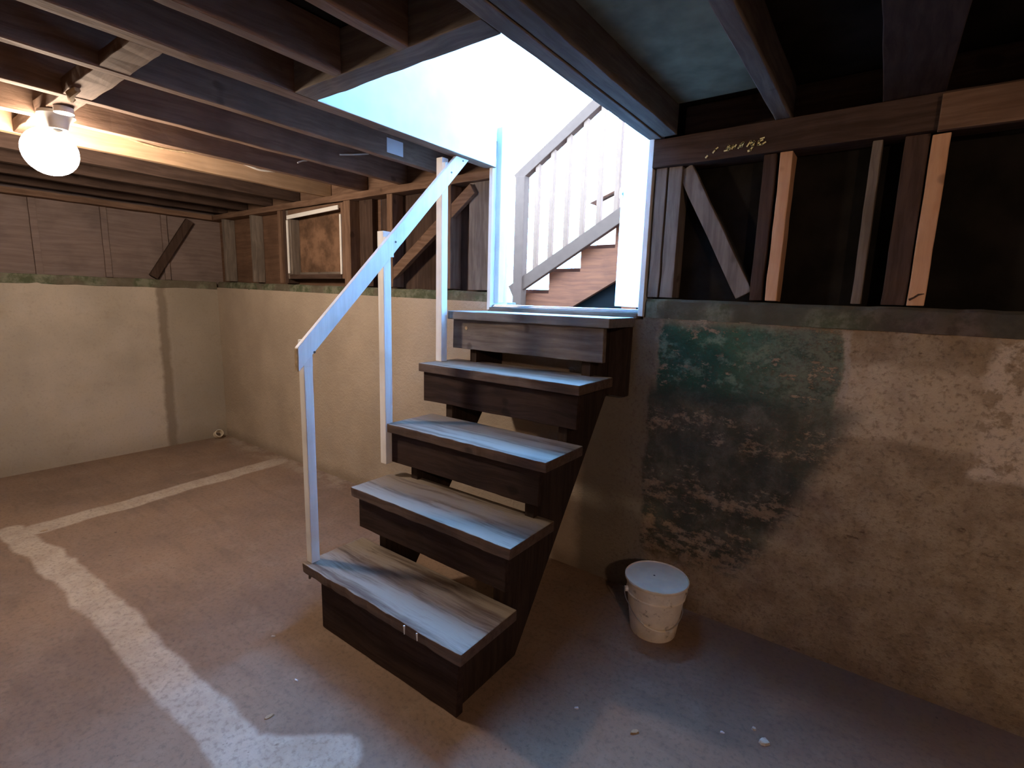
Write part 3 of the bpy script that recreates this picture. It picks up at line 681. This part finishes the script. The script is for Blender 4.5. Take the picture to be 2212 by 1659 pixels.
# ------------------------------------------------------------------ bits on the floor
o = lathe('pipe_piece', [(.030, 0), (.034, 0), (.034, .055), (.030, .055), (.030, 0)], (0, 0, 0), M_lid, None, n=24, M=Matrix.Rotation(math.radians(62), 4, 'Y'))
o.location = (-2.985, -.105, .002)
tag(o, 'short white plastic pipe piece lying in the far corner of the floor', 'pipe')
def chip(x, y, s, mat, label, cat='debris', rot=0.0, asp=.5, hgt=.004):
    bm = bmesh.new(); n = 9; top = []; botm = []
    for k in range(n):
        a = 2*math.pi*k/n; r = s*(0.75+0.45*random.random()); p = Vector((r*math.cos(a), r*math.sin(a)*asp, 0)); p.rotate(Matrix.Rotation(rot, 3, 'Z'))
        top.append(bm.verts.new((x+p.x*.85, y+p.y*.85, hgt*(.6+.8*random.random())))); botm.append(bm.verts.new((x+p.x, y+p.y, 0.0003)))
    bm.faces.new(top); bm.faces.new(botm[::-1])
    for k in range(n): bm.faces.new((top[k], top[(k+1) % n], botm[(k+1) % n], botm[k]))
    return tag(finish('floor_chip', bm, mat), label, cat, 'small chips scattered on the floor')
M_stone = plain('pale_mortar', (0.50, 0.46, 0.40), .9, .1, .15, 40); M_leaf = plain('dry_leaf', (0.36, 0.26, 0.17), .8, .1, .2, 40)
chip(1.269, -.746, .016, M_leaf, 'dry curled leaf on the floor in front of the bucket', 'leaf', .9, .55, .006)
chip(1.081, -.775, .008, M_paper, 'tiny white flake on the floor near the foot of the stairs', rot=.6)
chip(1.600, -.535, .016, M_stone, 'pale bluish mortar lump on the floor at the bottom right, nearer the right', rot=.2, asp=.8, hgt=.008)
chip(1.565, -.500, .008, M_stone, 'small pale mortar crumb left of the bluish mortar lump', rot=.2, asp=.8, hgt=.006)
chip(1.487, -.575, .007, M_paper, 'tiny white speck on the floor between leaf and mortar lump', rot=.3)
chip(.333, -1.408, .016, M_leaf, 'dry leaf on the floor beside the pale patched strip in front of the stairs', 'leaf', 1.2, .5, .005)
chip(.258, -1.270, .007, M_paper, 'white flake on the floor left of the bottom step', rot=.4)
chip(-.02, -1.20, .009, M_paper, 'small pale splinter on the floor left of the stairs', rot=.9, asp=.3)
chip(-1.81, -1.52, .018, M_leaf, 'thin splinter at the corner of the pale patched strips', rot=1.2, asp=.25)

# ------------------------------------------------------------------ outside: ground, stairs, neighbour
o = box('trim_1', (-8, .16, 1.10), (12, 14, 1.262), plain('grey_paving', (0.05, 0.045, 0.04), .9, .1, .15, 3), bev=0); tag(o, 'paved ground outside the doorway', 'ground', kind='structure')
Y0 = 1.25
os_ = empty('outdoor_staircase', (-.1, Y0, 1.262), 'outdoor wooden stairs with balustrade rising to the right beyond the doorway', 'stairs')
M_or = wood('orange_brown_stringer', (0.17, 0.037, 0.011), (0.25, 0.056, 0.016), 'x', .9); M_lav = plain('brown_stained_rail', (0.125, 0.048, 0.024), .9, .05, .05)
M_stp = plain('weathered_step', (0.085, 0.026, 0.012), .9, .05, .1); M_bal = plain('brown_baluster', (0.22, 0.083, 0.040), .9, .05, .05)  # balusters lighter than the rails, with the daylight glare in their colour
# sawtooth stringer: rise .165, run .27
pts = [(-.66, 1.264)]
x, z = -.66, 1.375; pts.append((x, z))
for k in range(8):
    x += .270; pts.append((x, z)); z += .163; pts.append((x, z))
pts += [(x+.27, z), (x+.27, z-.30), (-.20, 1.264)]
prism('stringer', pts, 'y', Y0+.03, Y0+.07, M_or, os_)
x, z = -.66, 1.375
for k in range(8):
    box('step', (x-.01, Y0+.072, z-.002), (x+.295, Y0+.95, z+.030), M_stp, os_)
    x += .270; z += .163
sk = prism('skirt_panel', [(-.40, 1.264), (2.0, 1.264), (2.0, 2.86)], 'y', Y0+.075, Y0+.09, plain('slate_blue_board', (0.012, 0.009, 0.007), .9, .05, .1), os_); sk['label'] = 'slate grey board closing the underside'
def seg_board(name, a, b, w, t, m): return board(name, (a[0], a[1], a[2]), (b[0], b[1], b[2]), w, t, m, os_, face=(0, 1, 0), bev=.004)
sl = (1.925-1.40)/(.21+.70)
seg_board('bottom_rail', (-.72, Y0-.005, 1.385), (1.25, Y0-.005, 1.385+1.97*.575), .095, .045, M_lav)
seg_board('top_rail', (-.69, Y0-.005, 2.245), (1.20, Y0-.005, 2.245+1.89*.635), .075, .06, M_lav)
def zb(x): return 1.385+(x+.72)*.575
def zt(x): return 2.245+(x+.69)*.635
box('newel_post', (-.685, Y0-.045, 1.263), (-.60, Y0+.025, zt(-.64)-.02), M_lav, os_)
for k in range(13):
    x = -.50+k*.132
    box('baluster', (x-.017, Y0-.022, zb(x)+.04), (x+.017, Y0+.012, zt(x)-.03), M_bal, os_, bev=.004)
box('landing_post', (.26, Y0-.045, 1.263), (.34, Y0+.025, 3.2), M_or, os_)
hs = empty('neighbour_house', (-1.0, 6.4, 1.262), 'pale neighbouring house glimpsed between the balusters', 'house')
prism('wall', [(-2.42, 1.263), (.4, 1.263), (.4, 3.4), (-.4, 3.72), (-2.42, 3.0)], 'y', 6, 7.0, plain('pale_siding', (0.42, 0.15, 0.075), .9, .05, .05), hs)
prism('roof', [(-2.55, 2.99), (-.4, 3.76), (.5, 3.40), (.5, 3.46), (-.4, 3.84), (-2.55, 3.06)], 'y', 5.9, 7.1, plain('grey_shingle', (0.2, 0.08, 0.04), .9, .05, .2), hs)
